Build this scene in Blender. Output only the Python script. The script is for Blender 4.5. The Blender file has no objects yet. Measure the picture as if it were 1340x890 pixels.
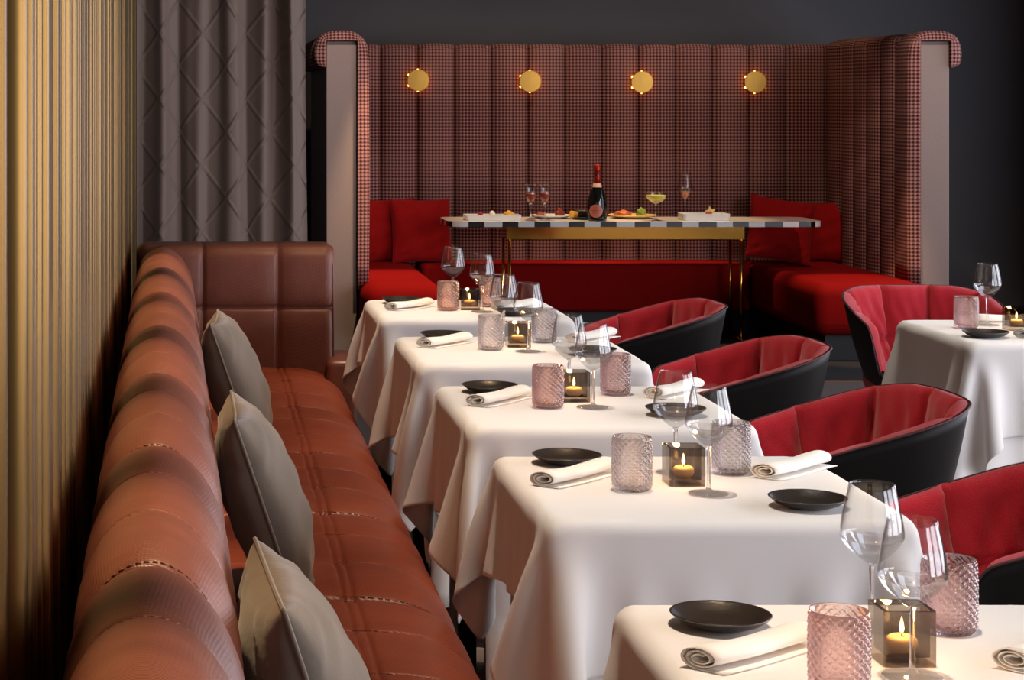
import bpy, bmesh, math, random
import numpy as np
from mathutils import Vector, Matrix
PI = math.pi
R = random.Random(7)
SC = bpy.context.scene
COL = SC.collection

# ------------------------------------------------------------------ camera numbers
EYE = 1.528; F = 2640.0; VX = 262.0; VY = 130.0; TH = 0.75
HT = EYE - TH
def at(px, py, Y):                      # photo pixel at depth Y -> point in the room
    return Vector(((px - VX) * Y / F, Y, EYE - (py - VY) * Y / F))
def on_table(px, py, z=TH):             # photo pixel that lies on a table top
    Y = (EYE - z) * F / (py - VY)
    return Vector(((px - VX) * Y / F, Y, z))

# ------------------------------------------------------------------ materials
def mat(name):
    m = bpy.data.materials.new(name); m.use_nodes = True
    nt = m.node_tree; nt.nodes.clear()
    out = nt.nodes.new('ShaderNodeOutputMaterial')
    return m, nt, out
def N(nt, t, **kw):
    n = nt.nodes.new(t)
    for k, v in kw.items():
        if k.startswith('_'): setattr(n, k[1:], v)
        else: n.inputs[k.replace('__', ' ')].default_value = v
    return n
def L(nt, a, b): nt.links.new(a, b)
def rgb(r, g, b): return (r, g, b, 1.0)
def srgb(r, g, b):
    f = lambda c: (c/255/12.92) if c/255 <= .04045 else ((c/255+.055)/1.055)**2.4
    return (f(r), f(g), f(b), 1.0)
def M_(nt, op, a, b=None, c=None):
    n = nt.nodes.new('ShaderNodeMath'); n.operation = op
    for i, v in enumerate((a, b, c)):
        if v is None: continue
        if isinstance(v, (int, float)): n.inputs[i].default_value = v
        else: nt.links.new(v, n.inputs[i])
    return n.outputs[0]
def principled(name, col, rough=.5, metal=0, spec=.5, sheen=0, coat=0, noise=None, bump=None, coat_rough=.2):
    m, nt, out = mat(name)
    p = N(nt, 'ShaderNodeBsdfPrincipled')
    p.inputs['Base Color'].default_value = col
    p.inputs['Roughness'].default_value = rough
    p.inputs['Metallic'].default_value = metal
    p.inputs['Specular IOR Level'].default_value = spec
    p.inputs['Sheen Weight'].default_value = sheen
    p.inputs['Coat Weight'].default_value = coat
    p.inputs['Coat Roughness'].default_value = coat_rough
    L(nt, p.outputs[0], out.inputs[0])
    tc = N(nt, 'ShaderNodeTexCoord')
    if noise:                            # (scale, amount)
        nz = N(nt, 'ShaderNodeTexNoise', Scale=noise[0], Detail=4.0)
        L(nt, tc.outputs['Object'], nz.inputs['Vector'])
        mx = N(nt, 'ShaderNodeMix', _data_type='RGBA')
        a = noise[1]
        mx.inputs[6].default_value = tuple(c*(1-a) for c in col[:3]) + (1,)
        mx.inputs[7].default_value = tuple(min(1, c*(1+a)) for c in col[:3]) + (1,)
        L(nt, nz.outputs[0], mx.inputs[0]); L(nt, mx.outputs[2], p.inputs['Base Color'])
    if bump:                             # (scale, strength, distance)
        nz = N(nt, 'ShaderNodeTexNoise', Scale=bump[0], Detail=3.0)
        L(nt, tc.outputs['Object'], nz.inputs['Vector'])
        b = N(nt, 'ShaderNodeBump', Strength=bump[1], Distance=bump[2])
        L(nt, nz.outputs[0], b.inputs['Height']); L(nt, b.outputs[0], p.inputs['Normal'])
    return m
MAT = {}
MAT['cloth'] = principled('white_linen', srgb(235, 231, 226), .8, sheen=.15, bump=(900, .12, .001))
MAT['napkin'] = principled('white_napkin_linen', srgb(238, 233, 224), .85, sheen=.2, bump=(700, .25, .001))
MAT['plate'] = principled('black_stoneware', srgb(46, 38, 32), .28, spec=.9, noise=(60, .3), bump=(160, .25, .002))
MAT['black_leather'] = principled('black_leather', srgb(17, 14, 13), .5, spec=.14, bump=(420, .2, .001))
MAT['red_fabric'] = principled('red_wool_fabric', srgb(170, 29, 46), .9, sheen=.3, spec=.15, noise=(330, .4), bump=(420, .5, .003))
MAT['red_velvet'] = principled('red_velvet', srgb(146, 14, 13), .85, sheen=.05, spec=.1, noise=(30, .12))
MAT['red_wool'] = principled('red_bench_wool', srgb(128, 13, 11), .9, sheen=.0, spec=.06, noise=(60, .1))
MAT['piping'] = principled('dark_red_piping', srgb(60, 12, 18), .6)
MAT['grey_velvet'] = principled('grey_velvet', srgb(108, 99, 87), .75, sheen=.3, spec=.2, noise=(14, .12), bump=(90, .15, .004))
MAT['dark_wood'] = principled('dark_stained_wood', srgb(48, 34, 26), .5, noise=(12, .3))
MAT['black_metal'] = principled('black_metal', srgb(22, 22, 22), .4, metal=.6)
MAT['brass'] = principled('polished_brass', srgb(220, 164, 76), .09, metal=1)
MAT['brass_disc'] = principled('brushed_brass', srgb(226, 176, 86), .5, metal=1, noise=(20, .1))
MAT['frame_fabric'] = principled('taupe_fabric', srgb(142, 122, 114), .9, noise=(90, .12), bump=(600, .3, .002))
MAT['toe_kick'] = principled('black_toe_kick', srgb(20, 17, 16), .6)
MAT['wall_dark'] = principled('charcoal_paint', srgb(98, 92, 92), .85, noise=(4, .06))
MAT['floor'] = principled('grey_carpet', srgb(112, 98, 90), .95, noise=(150, .25), bump=(300, .4, .004))
MAT['floor_dark'] = principled('dark_carpet', srgb(26, 20, 18), .95, noise=(150, .25))
MAT['ceiling'] = principled('dark_ceiling', srgb(60, 56, 52), .9)
MAT['oak_strip'] = principled('brown_oak', srgb(120, 74, 40), .5, noise=(20, .2))
MAT['wax'] = principled('cream_wax', srgb(238, 206, 150), .5, spec=.3)
MAT['wick'] = principled('burnt_wick', srgb(30, 24, 20), .9)
MAT['bottle_glass'] = principled('dark_green_bottle', srgb(10, 16, 10), .08, spec=.7)
MAT['foil'] = principled('red_foil', srgb(176, 44, 26), .35, metal=.5)
MAT['pale_band'] = principled('pale_pink_band', srgb(240, 186, 166), .5)
MAT['label_pink'] = principled('salmon_label', srgb(232, 128, 98), .5)
MAT['label_ink'] = principled('label_ink', srgb(150, 66, 50), .6)
MAT['porcelain'] = principled('white_porcelain', srgb(230, 228, 222), .25)
MAT['cream_plate'] = principled('cream_stoneware', srgb(214, 178, 104), .35)
MAT['black_plate'] = principled('black_slate', srgb(24, 22, 22), .3)
MAT['meat'] = principled('red_meat', srgb(138, 46, 30), .4, noise=(90, .4))
MAT['roast'] = principled('roast_meat', srgb(176, 88, 46), .45, noise=(80, .4))
MAT['cake'] = principled('dark_chocolate', srgb(34, 20, 16), .35, noise=(60, .3))
MAT['cream'] = principled('whipped_cream', srgb(240, 228, 196), .5, bump=(120, .3, .004))
MAT['mango'] = principled('yellow_fruit', srgb(240, 176, 60), .4, noise=(80, .2))
MAT['berry'] = principled('red_berry', srgb(170, 40, 50), .3)
MAT['herb'] = principled('green_herb', srgb(120, 140, 40), .5, noise=(100, .4))
MAT['starfruit'] = principled('starfruit_flesh', srgb(240, 206, 76), .35, noise=(120, .15))
MAT['white_marble'] = principled('white_marble', srgb(224, 216, 208), .2, noise=(6, .08))
MAT['black_marble'] = principled('black_marble', srgb(18, 16, 16), .18)
MAT['window_frame'] = principled('grey_window_frame', srgb(70, 70, 72), .5)

def emission(name, col, s):
    m, nt, out = mat(name)
    e = N(nt, 'ShaderNodeEmission', Strength=s); e.inputs[0].default_value = col
    L(nt, e.outputs[0], out.inputs[0]); return m
MAT['flame'] = emission('candle_flame', rgb(1, .62, .2), 22)
MAT['led'] = emission('amber_led', rgb(1, .40, .08), 16)

def thin_glass(name, col, edge, refl=1.0, rough=0.0, power=2.5, refract=0):
    """thin glass wall: see-through in the middle, denser and more mirror-like at the rim (Fresnel)"""
    m, nt, out = mat(name)
    lw = N(nt, 'ShaderNodeLayerWeight', Blend=.5)
    f = M_(nt, 'POWER', lw.outputs['Facing'], power)
    mx = N(nt, 'ShaderNodeMix', _data_type='RGBA'); mx.inputs[6].default_value = col; mx.inputs[7].default_value = edge
    L(nt, f, mx.inputs[0])
    t = N(nt, 'ShaderNodeBsdfTransparent'); L(nt, mx.outputs[2], t.inputs[0])
    g = N(nt, 'ShaderNodeBsdfGlossy', Roughness=rough); g.inputs[0].default_value = rgb(1, 1, 1)
    fac = M_(nt, 'MULTIPLY', M_(nt, 'ADD', .035, M_(nt, 'MULTIPLY', M_(nt, 'POWER', lw.outputs['Facing'], 5.0), .9)), refl)
    s = N(nt, 'ShaderNodeMixShader'); L(nt, fac, s.inputs[0]); L(nt, t.outputs[0], s.inputs[1]); L(nt, g.outputs[0], s.inputs[2])
    if refract:
        gl = N(nt, 'ShaderNodeBsdfGlass', Roughness=0.0, IOR=1.5); gl.inputs[0].default_value = tuple(c**.5 for c in col[:3])+(1,)
        s2 = N(nt, 'ShaderNodeMixShader'); s2.inputs[0].default_value = refract
        L(nt, s.outputs[0], s2.inputs[1]); L(nt, gl.outputs[0], s2.inputs[2]); s = s2
    L(nt, s.outputs[0], out.inputs[0]); return m
def mixed_glass(name, col, fac, ior=1.45):
    m, nt, out = mat(name)
    t = N(nt, 'ShaderNodeBsdfTransparent'); t.inputs[0].default_value = col
    g = N(nt, 'ShaderNodeBsdfGlass', Roughness=0.0, IOR=ior); g.inputs[0].default_value = col
    s = N(nt, 'ShaderNodeMixShader'); s.inputs[0].default_value = fac
    L(nt, t.outputs[0], s.inputs[1]); L(nt, g.outputs[0], s.inputs[2]); L(nt, s.outputs[0], out.inputs[0]); return m
MAT['bowl_glass'] = thin_glass('clear_bowl_glass', rgb(.985, .985, .985), rgb(.28, .28, .31), 1.0, power=3.6)
MAT['stem_glass'] = mixed_glass('clear_stem_glass', rgb(.99, .99, .99), .6)
MAT['bowl_base'] = mixed_glass('clear_bowl_base', rgb(.99, .99, .99), .22)
MAT['smoke_glass'] = thin_glass('smoked_glass', rgb(.66, .60, .54), rgb(.26, .23, .20), 1.0, .02)
MAT['tumbler_pink'] = thin_glass('rose_diamond_glass', rgb(.95, .85, .84), rgb(.46, .22, .24), 1.6, .0, 1.2, .45)
MAT['tumbler_clear'] = thin_glass('clear_diamond_glass', rgb(.975, .955, .955), rgb(.52, .43, .45), 1.6, .0, 1.2, .45)
MAT['tumbler_peach'] = thin_glass('peach_diamond_glass', rgb(.95, .82, .78), rgb(.50, .25, .21), 1.6, .0, 1.2, .45)
m, nt, out = mat('rose_wine')
p = N(nt, 'ShaderNodeBsdfPrincipled'); p.inputs['Base Color'].default_value = srgb(206, 104, 72); p.inputs['Roughness'].default_value = .15; p.inputs['Transmission Weight'].default_value = .35
L(nt, p.outputs[0], out.inputs[0]); MAT['rose_drink'] = m
m, nt, out = mat('yellow_cocktail')
p = N(nt, 'ShaderNodeBsdfPrincipled'); p.inputs['Base Color'].default_value = srgb(255, 236, 96); p.inputs['Roughness'].default_value = .2
L(nt, p.outputs[0], out.inputs[0]); MAT['yellow_drink'] = m

def leather(name, col, ribdir):
    m, nt, out = mat(name)
    p = N(nt, 'ShaderNodeBsdfPrincipled'); L(nt, p.outputs[0], out.inputs[0])
    p.inputs['Roughness'].default_value = .4; p.inputs['Specular IOR Level'].default_value = .5
    tc = N(nt, 'ShaderNodeTexCoord')
    nz = N(nt, 'ShaderNodeTexNoise', Scale=5.0, Detail=8.0, Roughness=.7)
    mp = N(nt, 'ShaderNodeMapping'); mp.inputs['Scale'].default_value = (1, 5, 1)
    L(nt, tc.outputs['Object'], mp.inputs[0]); L(nt, mp.outputs[0], nz.inputs['Vector'])
    mx = N(nt, 'ShaderNodeMix', _data_type='RGBA')
    mx.inputs[6].default_value = tuple(c*.55 for c in col[:3])+(1,); mx.inputs[7].default_value = tuple(c*1.42 for c in col[:3])+(1,)
    L(nt, nz.outputs[0], mx.inputs[0]); L(nt, mx.outputs[2], p.inputs['Base Color'])
    sx = N(nt, 'ShaderNodeSeparateXYZ'); L(nt, tc.outputs['UV'], sx.inputs[0])
    a = M_(nt, 'ADD', M_(nt, 'MULTIPLY', sx.outputs[0], ribdir[0]), M_(nt, 'MULTIPLY', sx.outputs[1], ribdir[1]))
    s1 = M_(nt, 'SINE', M_(nt, 'MULTIPLY', a, 2*PI))
    b2 = M_(nt, 'SINE', M_(nt, 'MULTIPLY', M_(nt, 'SUBTRACT', M_(nt, 'MULTIPLY', sx.outputs[0], ribdir[1]), M_(nt, 'MULTIPLY', sx.outputs[1], ribdir[0])), 2*PI/1.6))
    h = M_(nt, 'ADD', s1, M_(nt, 'MULTIPLY', b2, .35))
    bm_ = N(nt, 'ShaderNodeBump', Strength=.22, Distance=.001)
    L(nt, h, bm_.inputs['Height']); L(nt, bm_.outputs[0], p.inputs['Normal'])
    return m
MAT['leather'] = leather('woven_brown_leather', srgb(118, 70, 56), (24, 260))
MAT['leather_seat'] = leather('woven_tan_leather', srgb(134, 62, 39), (60, 160))
MAT['stitch'] = principled('tan_stitching', srgb(120, 66, 42), .7)

# houndstooth from UV in metres
m, nt, out = mat('houndstooth_tweed')
p = N(nt, 'ShaderNodeBsdfPrincipled'); p.inputs['Roughness'].default_value = .9; p.inputs['Specular IOR Level'].default_value = .15
tc = N(nt, 'ShaderNodeTexCoord'); sx = N(nt, 'ShaderNodeSeparateXYZ'); L(nt, tc.outputs['UV'], sx.inputs[0])
per = .0225
u = M_(nt, 'MULTIPLY', sx.outputs[0], 1/per); v = M_(nt, 'MULTIPLY', sx.outputs[1], 1/per)
A = M_(nt, 'LESS_THAN', M_(nt, 'FRACT', u), .5); B = M_(nt, 'LESS_THAN', M_(nt, 'FRACT', v), .5)
D = M_(nt, 'LESS_THAN', M_(nt, 'FRACT', M_(nt, 'MULTIPLY', M_(nt, 'ADD', u, v), 2.0)), .42)
both = M_(nt, 'MULTIPLY', A, B)
xor = M_(nt, 'ABSOLUTE', M_(nt, 'SUBTRACT', A, B))
pat = M_(nt, 'MAXIMUM', both, M_(nt, 'MULTIPLY', xor, D))
mx = N(nt, 'ShaderNodeMix', _data_type='RGBA'); mx.inputs[6].default_value = srgb(60, 15, 17); mx.inputs[7].default_value = srgb(172, 124, 114)
L(nt, pat, mx.inputs[0]); L(nt, mx.outputs[2], p.inputs['Base Color']); L(nt, p.outputs[0], out.inputs[0])
MAT['houndstooth'] = m

# curtain with pin-tucked diamonds
m, nt, out = mat('quilted_curtain_fabric')
p = N(nt, 'ShaderNodeBsdfPrincipled'); p.inputs['Base Color'].default_value = srgb(122, 101, 88); p.inputs['Roughness'].default_value = .6
p.inputs['Sheen Weight'].default_value = .4
tc = N(nt, 'ShaderNodeTexCoord'); sx = N(nt, 'ShaderNodeSeparateXYZ'); L(nt, tc.outputs['UV'], sx.inputs[0])
def ridge(sgn):
    a = M_(nt, 'ADD', M_(nt, 'MULTIPLY', sx.outputs[0], 1/.29), M_(nt, 'MULTIPLY', sx.outputs[1], sgn/.34))
    d = M_(nt, 'ABSOLUTE', M_(nt, 'SUBTRACT', M_(nt, 'FRACT', a), .5))
    return M_(nt, 'POWER', M_(nt, 'MAXIMUM', M_(nt, 'SUBTRACT', 1.0, M_(nt, 'MULTIPLY', d, 16.0)), 0.0), .7)
h = M_(nt, 'MAXIMUM', ridge(1), ridge(-1))
b = N(nt, 'ShaderNodeBump', Strength=.8, Distance=.006); L(nt, h, b.inputs['Height']); L(nt, b.outputs[0], p.inputs['Normal'])
L(nt, p.outputs[0], out.inputs[0]); MAT['curtain'] = m

# fluted brass cladding
m, nt, out = mat('fluted_brass')
p = N(nt, 'ShaderNodeBsdfPrincipled'); p.inputs['Metallic'].default_value = 1; p.inputs['Roughness'].default_value = .3
tc = N(nt, 'ShaderNodeTexCoord'); mp = N(nt, 'ShaderNodeMapping'); mp.inputs['Scale'].default_value = (1, 26, .25)
L(nt, tc.outputs['Object'], mp.inputs[0])
nz = N(nt, 'ShaderNodeTexNoise', Scale=1.2, Detail=5.0); L(nt, mp.outputs[0], nz.inputs['Vector'])
mx = N(nt, 'ShaderNodeMix', _data_type='RGBA'); mx.inputs[6].default_value = srgb(62, 42, 20); mx.inputs[7].default_value = srgb(122, 94, 52)
L(nt, nz.outputs[0], mx.inputs[0]); L(nt, mx.outputs[2], p.inputs['Base Color'])
L(nt, p.outputs[0], out.inputs[0]); MAT['gold'] = m

# ------------------------------------------------------------------ builders
def obj(name, verts, faces, m, parent=None, smooth=True, uvs=None, mats=None, fmat=None):
    me = bpy.data.meshes.new(name)
    me.from_pydata([tuple(v) for v in verts], [], [tuple(f) for f in faces]); me.validate()
    for mm in (mats or [m]): me.materials.append(MAT[mm] if isinstance(mm, str) else mm)
    if fmat is not None and len(fmat) == len(me.polygons): me.polygons.foreach_set('material_index', fmat)
    if smooth: me.polygons.foreach_set('use_smooth', [True]*len(me.polygons))
    if uvs is not None:
        l = me.uv_layers.new(name='UVMap')
        vi = np.zeros(len(me.loops), np.int32); me.loops.foreach_get('vertex_index', vi)
        l.data.foreach_set('uv', np.asarray(uvs, np.float32)[vi].ravel())
    o = bpy.data.objects.new(name, me); COL.objects.link(o)
    if parent: o.parent = parent
    bm = bmesh.new(); bm.from_mesh(me); bmesh.ops.recalc_face_normals(bm, faces=bm.faces); bm.to_mesh(me); bm.free()
    return o
def sharp(o, deg=40):
    o.data.set_sharp_from_angle(angle=math.radians(deg)); return o
def thing(name, label, cat, loc=(0, 0, 0), rotz=0, group=None):
    o = bpy.data.objects.new(name, None); COL.objects.link(o); o.empty_display_size = .05
    o.location = loc; o.rotation_euler = (0, 0, rotz)
    return tag(o, label, cat, group)
def tag(o, label, cat, group=None):
    o['label'] = label; o['category'] = cat
    if group: o['group'] = group
    return o
def struct(o): o['kind'] = 'structure'; return o
def dup(root, loc, rotz=0, label=None, group=None):
    def cp(o, par):
        c = o.copy(); COL.objects.link(c); c.parent = par
        for ch in list(o.children): cp(ch, c)
        return c
    r = cp(root, None); r.location = loc; r.rotation_euler = (0, 0, rotz)
    if label: r['label'] = label
    if group: r['group'] = group
    return r
class Mesh:
    def __init__(s): s.v = []; s.f = []; s.fm = []
    def add(s, vf, mi=0):
        v, f = vf[0], vf[1]; n = len(s.v); s.v += [tuple(x) for x in v]
        s.f += [tuple(i+n for i in x) for x in f]; s.fm += [mi]*len(f); return s
    def obj(s, name, m, parent=None, smooth=True, mats=None):
        return obj(name, s.v, s.f, m, parent, smooth, mats=mats, fmat=s.fm if mats else None)
def lathe(prof, n=48, closed=False):
    """prof: list of (r,z); ends with r==0 become poles"""
    v, f, rings = [], [], []
    for r, z in prof:
        if r < 1e-6: rings.append([len(v)]); v.append((0, 0, z))
        else:
            rings.append(list(range(len(v), len(v)+n)))
            v += [(r*math.cos(2*PI*i/n), r*math.sin(2*PI*i/n), z) for i in range(n)]
    pairs = list(zip(rings, rings[1:])) + ([(rings[-1], rings[0])] if closed else [])
    for a, b in pairs:
        for i in range(n):
            j = (i+1) % n
            if len(a) == 1 and len(b) == 1: continue
            if len(a) == 1: f.append((a[0], b[i], b[j]))
            elif len(b) == 1: f.append((a[i], b[0], a[j]))
            else: f.append((a[i], b[i], b[j], a[j]))
    return v, f
def box(x0, x1, y0, y1, z0, z1, bev=0, seg=3):
    bm = bmesh.new(); bmesh.ops.create_cube(bm, size=1)
    for v in bm.verts: v.co = Vector(((x0+x1)/2+v.co.x*(x1-x0), (y0+y1)/2+v.co.y*(y1-y0), (z0+z1)/2+v.co.z*(z1-z0)))
    if bev: bmesh.ops.bevel(bm, geom=bm.edges[:], offset=bev, segments=seg, profile=.5, affect='EDGES')
    bm.verts.index_update()
    r = [tuple(v.co) for v in bm.verts], [tuple(v.index for v in fc.verts) for fc in bm.faces]
    bm.free(); return r
def tube(path, r, n=10, closed=False, cap=True):
    P = [Vector(p) for p in path]; v, f = [], []
    rr = r if isinstance(r, (list, tuple)) else [r]*len(P)
    up = Vector((0, 0, 1)); prev = None; m = len(P)
    for i, p in enumerate(P):
        a = P[(i-1) % m] if (closed or i > 0) else P[i]; b = P[(i+1) % m] if (closed or i < m-1) else P[i]
        t = (b-a).normalized()
        s = t.cross(up) if prev is None else prev - t*prev.dot(t)
        if s.length < 1e-5: s = t.cross(Vector((1, 0, 0)))
        s.normalize(); prev = s; w = t.cross(s)
        v += [p + s*(rr[i]*math.cos(2*PI*k/n)) + w*(rr[i]*math.sin(2*PI*k/n)) for k in range(n)]
    for i in range(m if closed else m-1):
        j = (i+1) % m
        for k in range(n):
            l = (k+1) % n; f.append((i*n+k, i*n+l, j*n+l, j*n+k))
    if cap and not closed:
        f.append(tuple(range(n))); f.append(tuple(range((m-1)*n, m*n)))
    return v, f
def loft(sections, closed=True, caps=True):
    n = len(sections[0]); v = [p for s in sections for p in s]; f = []
    for i in range(len(sections)-1):
        for k in range(n if closed else n-1):
            l = (k+1) % n; f.append((i*n+k, i*n+l, (i+1)*n+l, (i+1)*n+k))
    if caps and closed:
        f.append(tuple(range(n))); f.append(tuple(range((len(sections)-1)*n, len(sections)*n)))
    return v, f
def smooth_poly(pts, sub=4, closed=False):          # Catmull-Rom
    P = [np.array(p, float) for p in pts]; m = len(P); out = []
    for i in range(m if closed else m-1):
        p0 = P[(i-1) % m] if (closed or i > 0) else 2*P[0]-P[1]; p1 = P[i]; p2 = P[(i+1) % m]
        p3 = P[(i+2) % m] if (closed or i < m-2) else 2*P[-1]-P[-2]
        for k in range(sub):
            t = k/sub
            out.append(.5*((2*p1)+(-p0+p2)*t+(2*p0-5*p1+4*p2-p3)*t*t+(-p0+3*p1-3*p2+p3)*t**3))
    if not closed: out.append(P[-1])
    return out

# ------------------------------------------------------------------ room
def gold_x(Y): return -.165 - .0159*Y
def plane_box(name, *a, m, bev=0): return struct(obj(name, *box(*a, bev), m, smooth=False))
plane_box('floor', -1.2, 5.95, -3.2, 10.9, -.1, 0, m='floor')
plane_box('floor_booth', -1.2, 5.95, 10.94, 14.4, -.1, 0, m='floor_dark')
plane_box('trim_1', -1.2, 5.95, 10.9, 10.94, -.1, .006, m='oak_strip')
plane_box('wall_back', -1.2, 5.95, 14.3, 14.45, 0, 3.4, m='wall_dark')
plane_box('ceiling', -1.2, 5.95, -3.2, 14.45, 3.3, 3.4, m='ceiling')
plane_box('wall_return', -1.2, -.42, 9.6, 9.7, 0, 3.3, m='wall_dark')
plane_box('wall_rear', -1.2, 5.95, -3.3, -3.2, 0, 3.4, m='wall_dark')
plane_box('wall_alcove', -1.2, -1.05, 9.7, 14.3, 0, 3.3, m='wall_dark')
# right wall with its window openings; the farthest is added to light the back wall
wr = Mesh()
wins = [(-2.6, -.2), (.4, 2.8), (3.4, 5.8), (6.4, 8.8), (10.4, 12.8)]
ys = [-3.2] + [y for w in wins for y in w] + [14.3]
for a, b_ in zip(ys[0::2], ys[1::2]): wr.add(box(5.82, 5.95, a, b_, 0, 3.3))
for a, b_ in wins: wr.add(box(5.82, 5.95, a, b_, 0, .5)); wr.add(box(5.82, 5.95, a, b_, 2.9, 3.3))
struct(wr.obj('wall_right', 'wall_dark', smooth=False))
for k, (a, b_) in enumerate(wins):
    w = Mesh()
    for s in (a, b_-.06, (a+b_)/2-.03): w.add(box(5.84, 5.9, s, s+.06, .5, 2.9))
    w.add(box(5.841, 5.899, a, b_, .5, .56)); w.add(box(5.841, 5.899, a, b_, 2.84, 2.9))
    struct(w.obj('window_%d' % (k+1), 'window_frame', smooth=False))
# fluted brass wall, its ribs of uneven width
RB = random.Random(3)
def flutes(y0, y1):
    prof = []; y = y0
    while y < y1:
        w = RB.choice([.012, .016, .02, .026, .034]) ; d = w*RB.uniform(.25, .5)
        for k in range(7):
            a = PI*k/6
            prof.append((y + w*.5 - w*.46*math.cos(a), d*math.sin(a)))
        y += w
        if RB.random() < .12: y += .012
    return prof
gv, gf = [], []
pr = [(-3.2, -.026)] + [(y_, d_-.026) for y_, d_ in flutes(-3.1, 2.25)] + [(2.29, -.026), (2.30, -.024), (2.302, -.002), (2.312, .004)] + flutes(2.33, 9.68) + [(9.7, 0)]
for y, d in pr:
    x = gold_x(y) + d
    gv += [(x, y, 0), (x, y, 3.3)]
for i in range(len(pr)-1): gf.append((2*i, 2*i+2, 2*i+3, 2*i+1))
n0 = len(gv); gv += [(gold_x(9.7)-.09, 9.7, 0), (gold_x(9.7)-.09, 9.7, 3.3), (gold_x(-3.2)-.1, -3.2, 0), (gold_x(-3.2)-.1, -3.2, 3.3)]
gf += [(n0-2, n0, n0+1, n0-1), (n0, n0+2, n0+3, n0+1)]
wl = struct(obj('wall_left', gv, gf, 'gold')); sharp(wl, 70)

# ------------------------------------------------------------------ curtain
cur = thing('curtain', 'floor-length brown-grey curtain with pin-tucked diamonds behind the leather sofa', 'curtain', (-.45, 10.4, 0))
nu, nv = 260, 60; v, f, uv = [], [], []
for i in range(nu+1):
    s = i/nu; x = s*1.0
    y = .035*math.sin(s*2*PI*6.2+.4+.8*math.sin(s*7)) + .020*math.sin(s*2*PI*2.7+1) + .005*math.sin(s*2*PI*15)
    for j in range(nv+1):
        z = .02 + 3.2*j/nv
        k = .8 + .25*math.sin(z*1.3+s*5)
        v.append((x + .008*math.sin(z*2+s*20), y*k, z)); uv.append((s*1.25, z))
for i in range(nu):
    for j in range(nv):
        a = i*(nv+1)+j; f.append((a, a+nv+1, a+nv+2, a+1))
o = obj('drape', v, f, 'curtain', cur, uvs=uv)
md = o.modifiers.new('s', 'SOLIDIFY'); md.thickness = .004
obj('curtain_rail', *tube([(-.05, 0, 3.26), (1.05, 0, 3.26)], .014), 'black_metal', cur)

# ------------------------------------------------------------------ leather banquette sofa
HEAVY = [1.70, 2.58, 3.46, 4.37, 5.27, 6.17, 7.07, 7.97]
FINE = [a + (b_-a)*k/3 for a, b_ in zip(HEAVY, HEAVY[1:]) for k in (1, 2)]
def seam(Y, depth=1.0):
    g = 0
    for s in HEAVY: d = abs(Y-s); g += .016*math.exp(-(d/.009)**2) + .016*math.exp(-(d/.06)**2)
    for s in FINE: d = abs(Y-s); g += .003*math.exp(-(d/.006)**2) + .006*math.exp(-(d/.05)**2)
    return g*depth
def ysamples(y0, y1):
    ys = set(np.round(np.arange(y0, y1+.001, .03), 4))
    for s in HEAVY + FINE:
        for d in (0, .004, .008, .013, .02, .03, .045): ys |= {round(s+d, 4), round(s-d, 4)}
    return [float(y) for y in sorted(ys) if y0-1e-6 <= y <= y1+1e-6]
def prof_normals(P):
    P = np.array(P); t = np.roll(P, -1, 0) - np.roll(P, 1, 0)
    nrm = np.stack([t[:, 1], -t[:, 0]], 1); nrm /= np.maximum(np.linalg.norm(nrm, axis=1), 1e-9)[:, None]
    c = P.mean(0)
    if ((P-c)*nrm).sum() < 0: nrm = -nrm
    return nrm
sofa = thing('leather_sofa', 'long brown woven-leather banquette sofa running along the fluted brass wall', 'sofa')
S0, S1 = 1.5, 8.06
# backrest: rolled top
bp = smooth_poly([(0, .12), (-.002, .55), (0, .80), (.018, .885), (.055, .933), (.108, .95), (.16, .93), (.203, .875), (.226, .80),
                  (.232, .70), (.226, .58), (.215, .42)], 4) + [np.array((.2, .12))]
bn = prof_normals(bp); blen = np.cumsum([0]+[float(np.linalg.norm(bp[i+1]-bp[i])) for i in range(len(bp)-1)])
sec, uv = [], []
for Y in ysamples(S0, S1):
    g = seam(Y); xl = -.129-.0159*Y; s = []
    for k, (p_, n_) in enumerate(zip(bp, bn)):
        w = 1.0 if .5 < p_[1] else .4
        q = p_ - n_*g*w
        wr_ = .0025*math.sin(Y*37+k*.5)*math.exp(-((p_[0]-.2)/.05)**2)
        s.append((xl + q[0] + wr_, Y, q[1])); uv.append((blen[k], Y))
    sec.append(s)
obj('backrest', *loft(sec), 'leather', sofa, uvs=uv)
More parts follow.
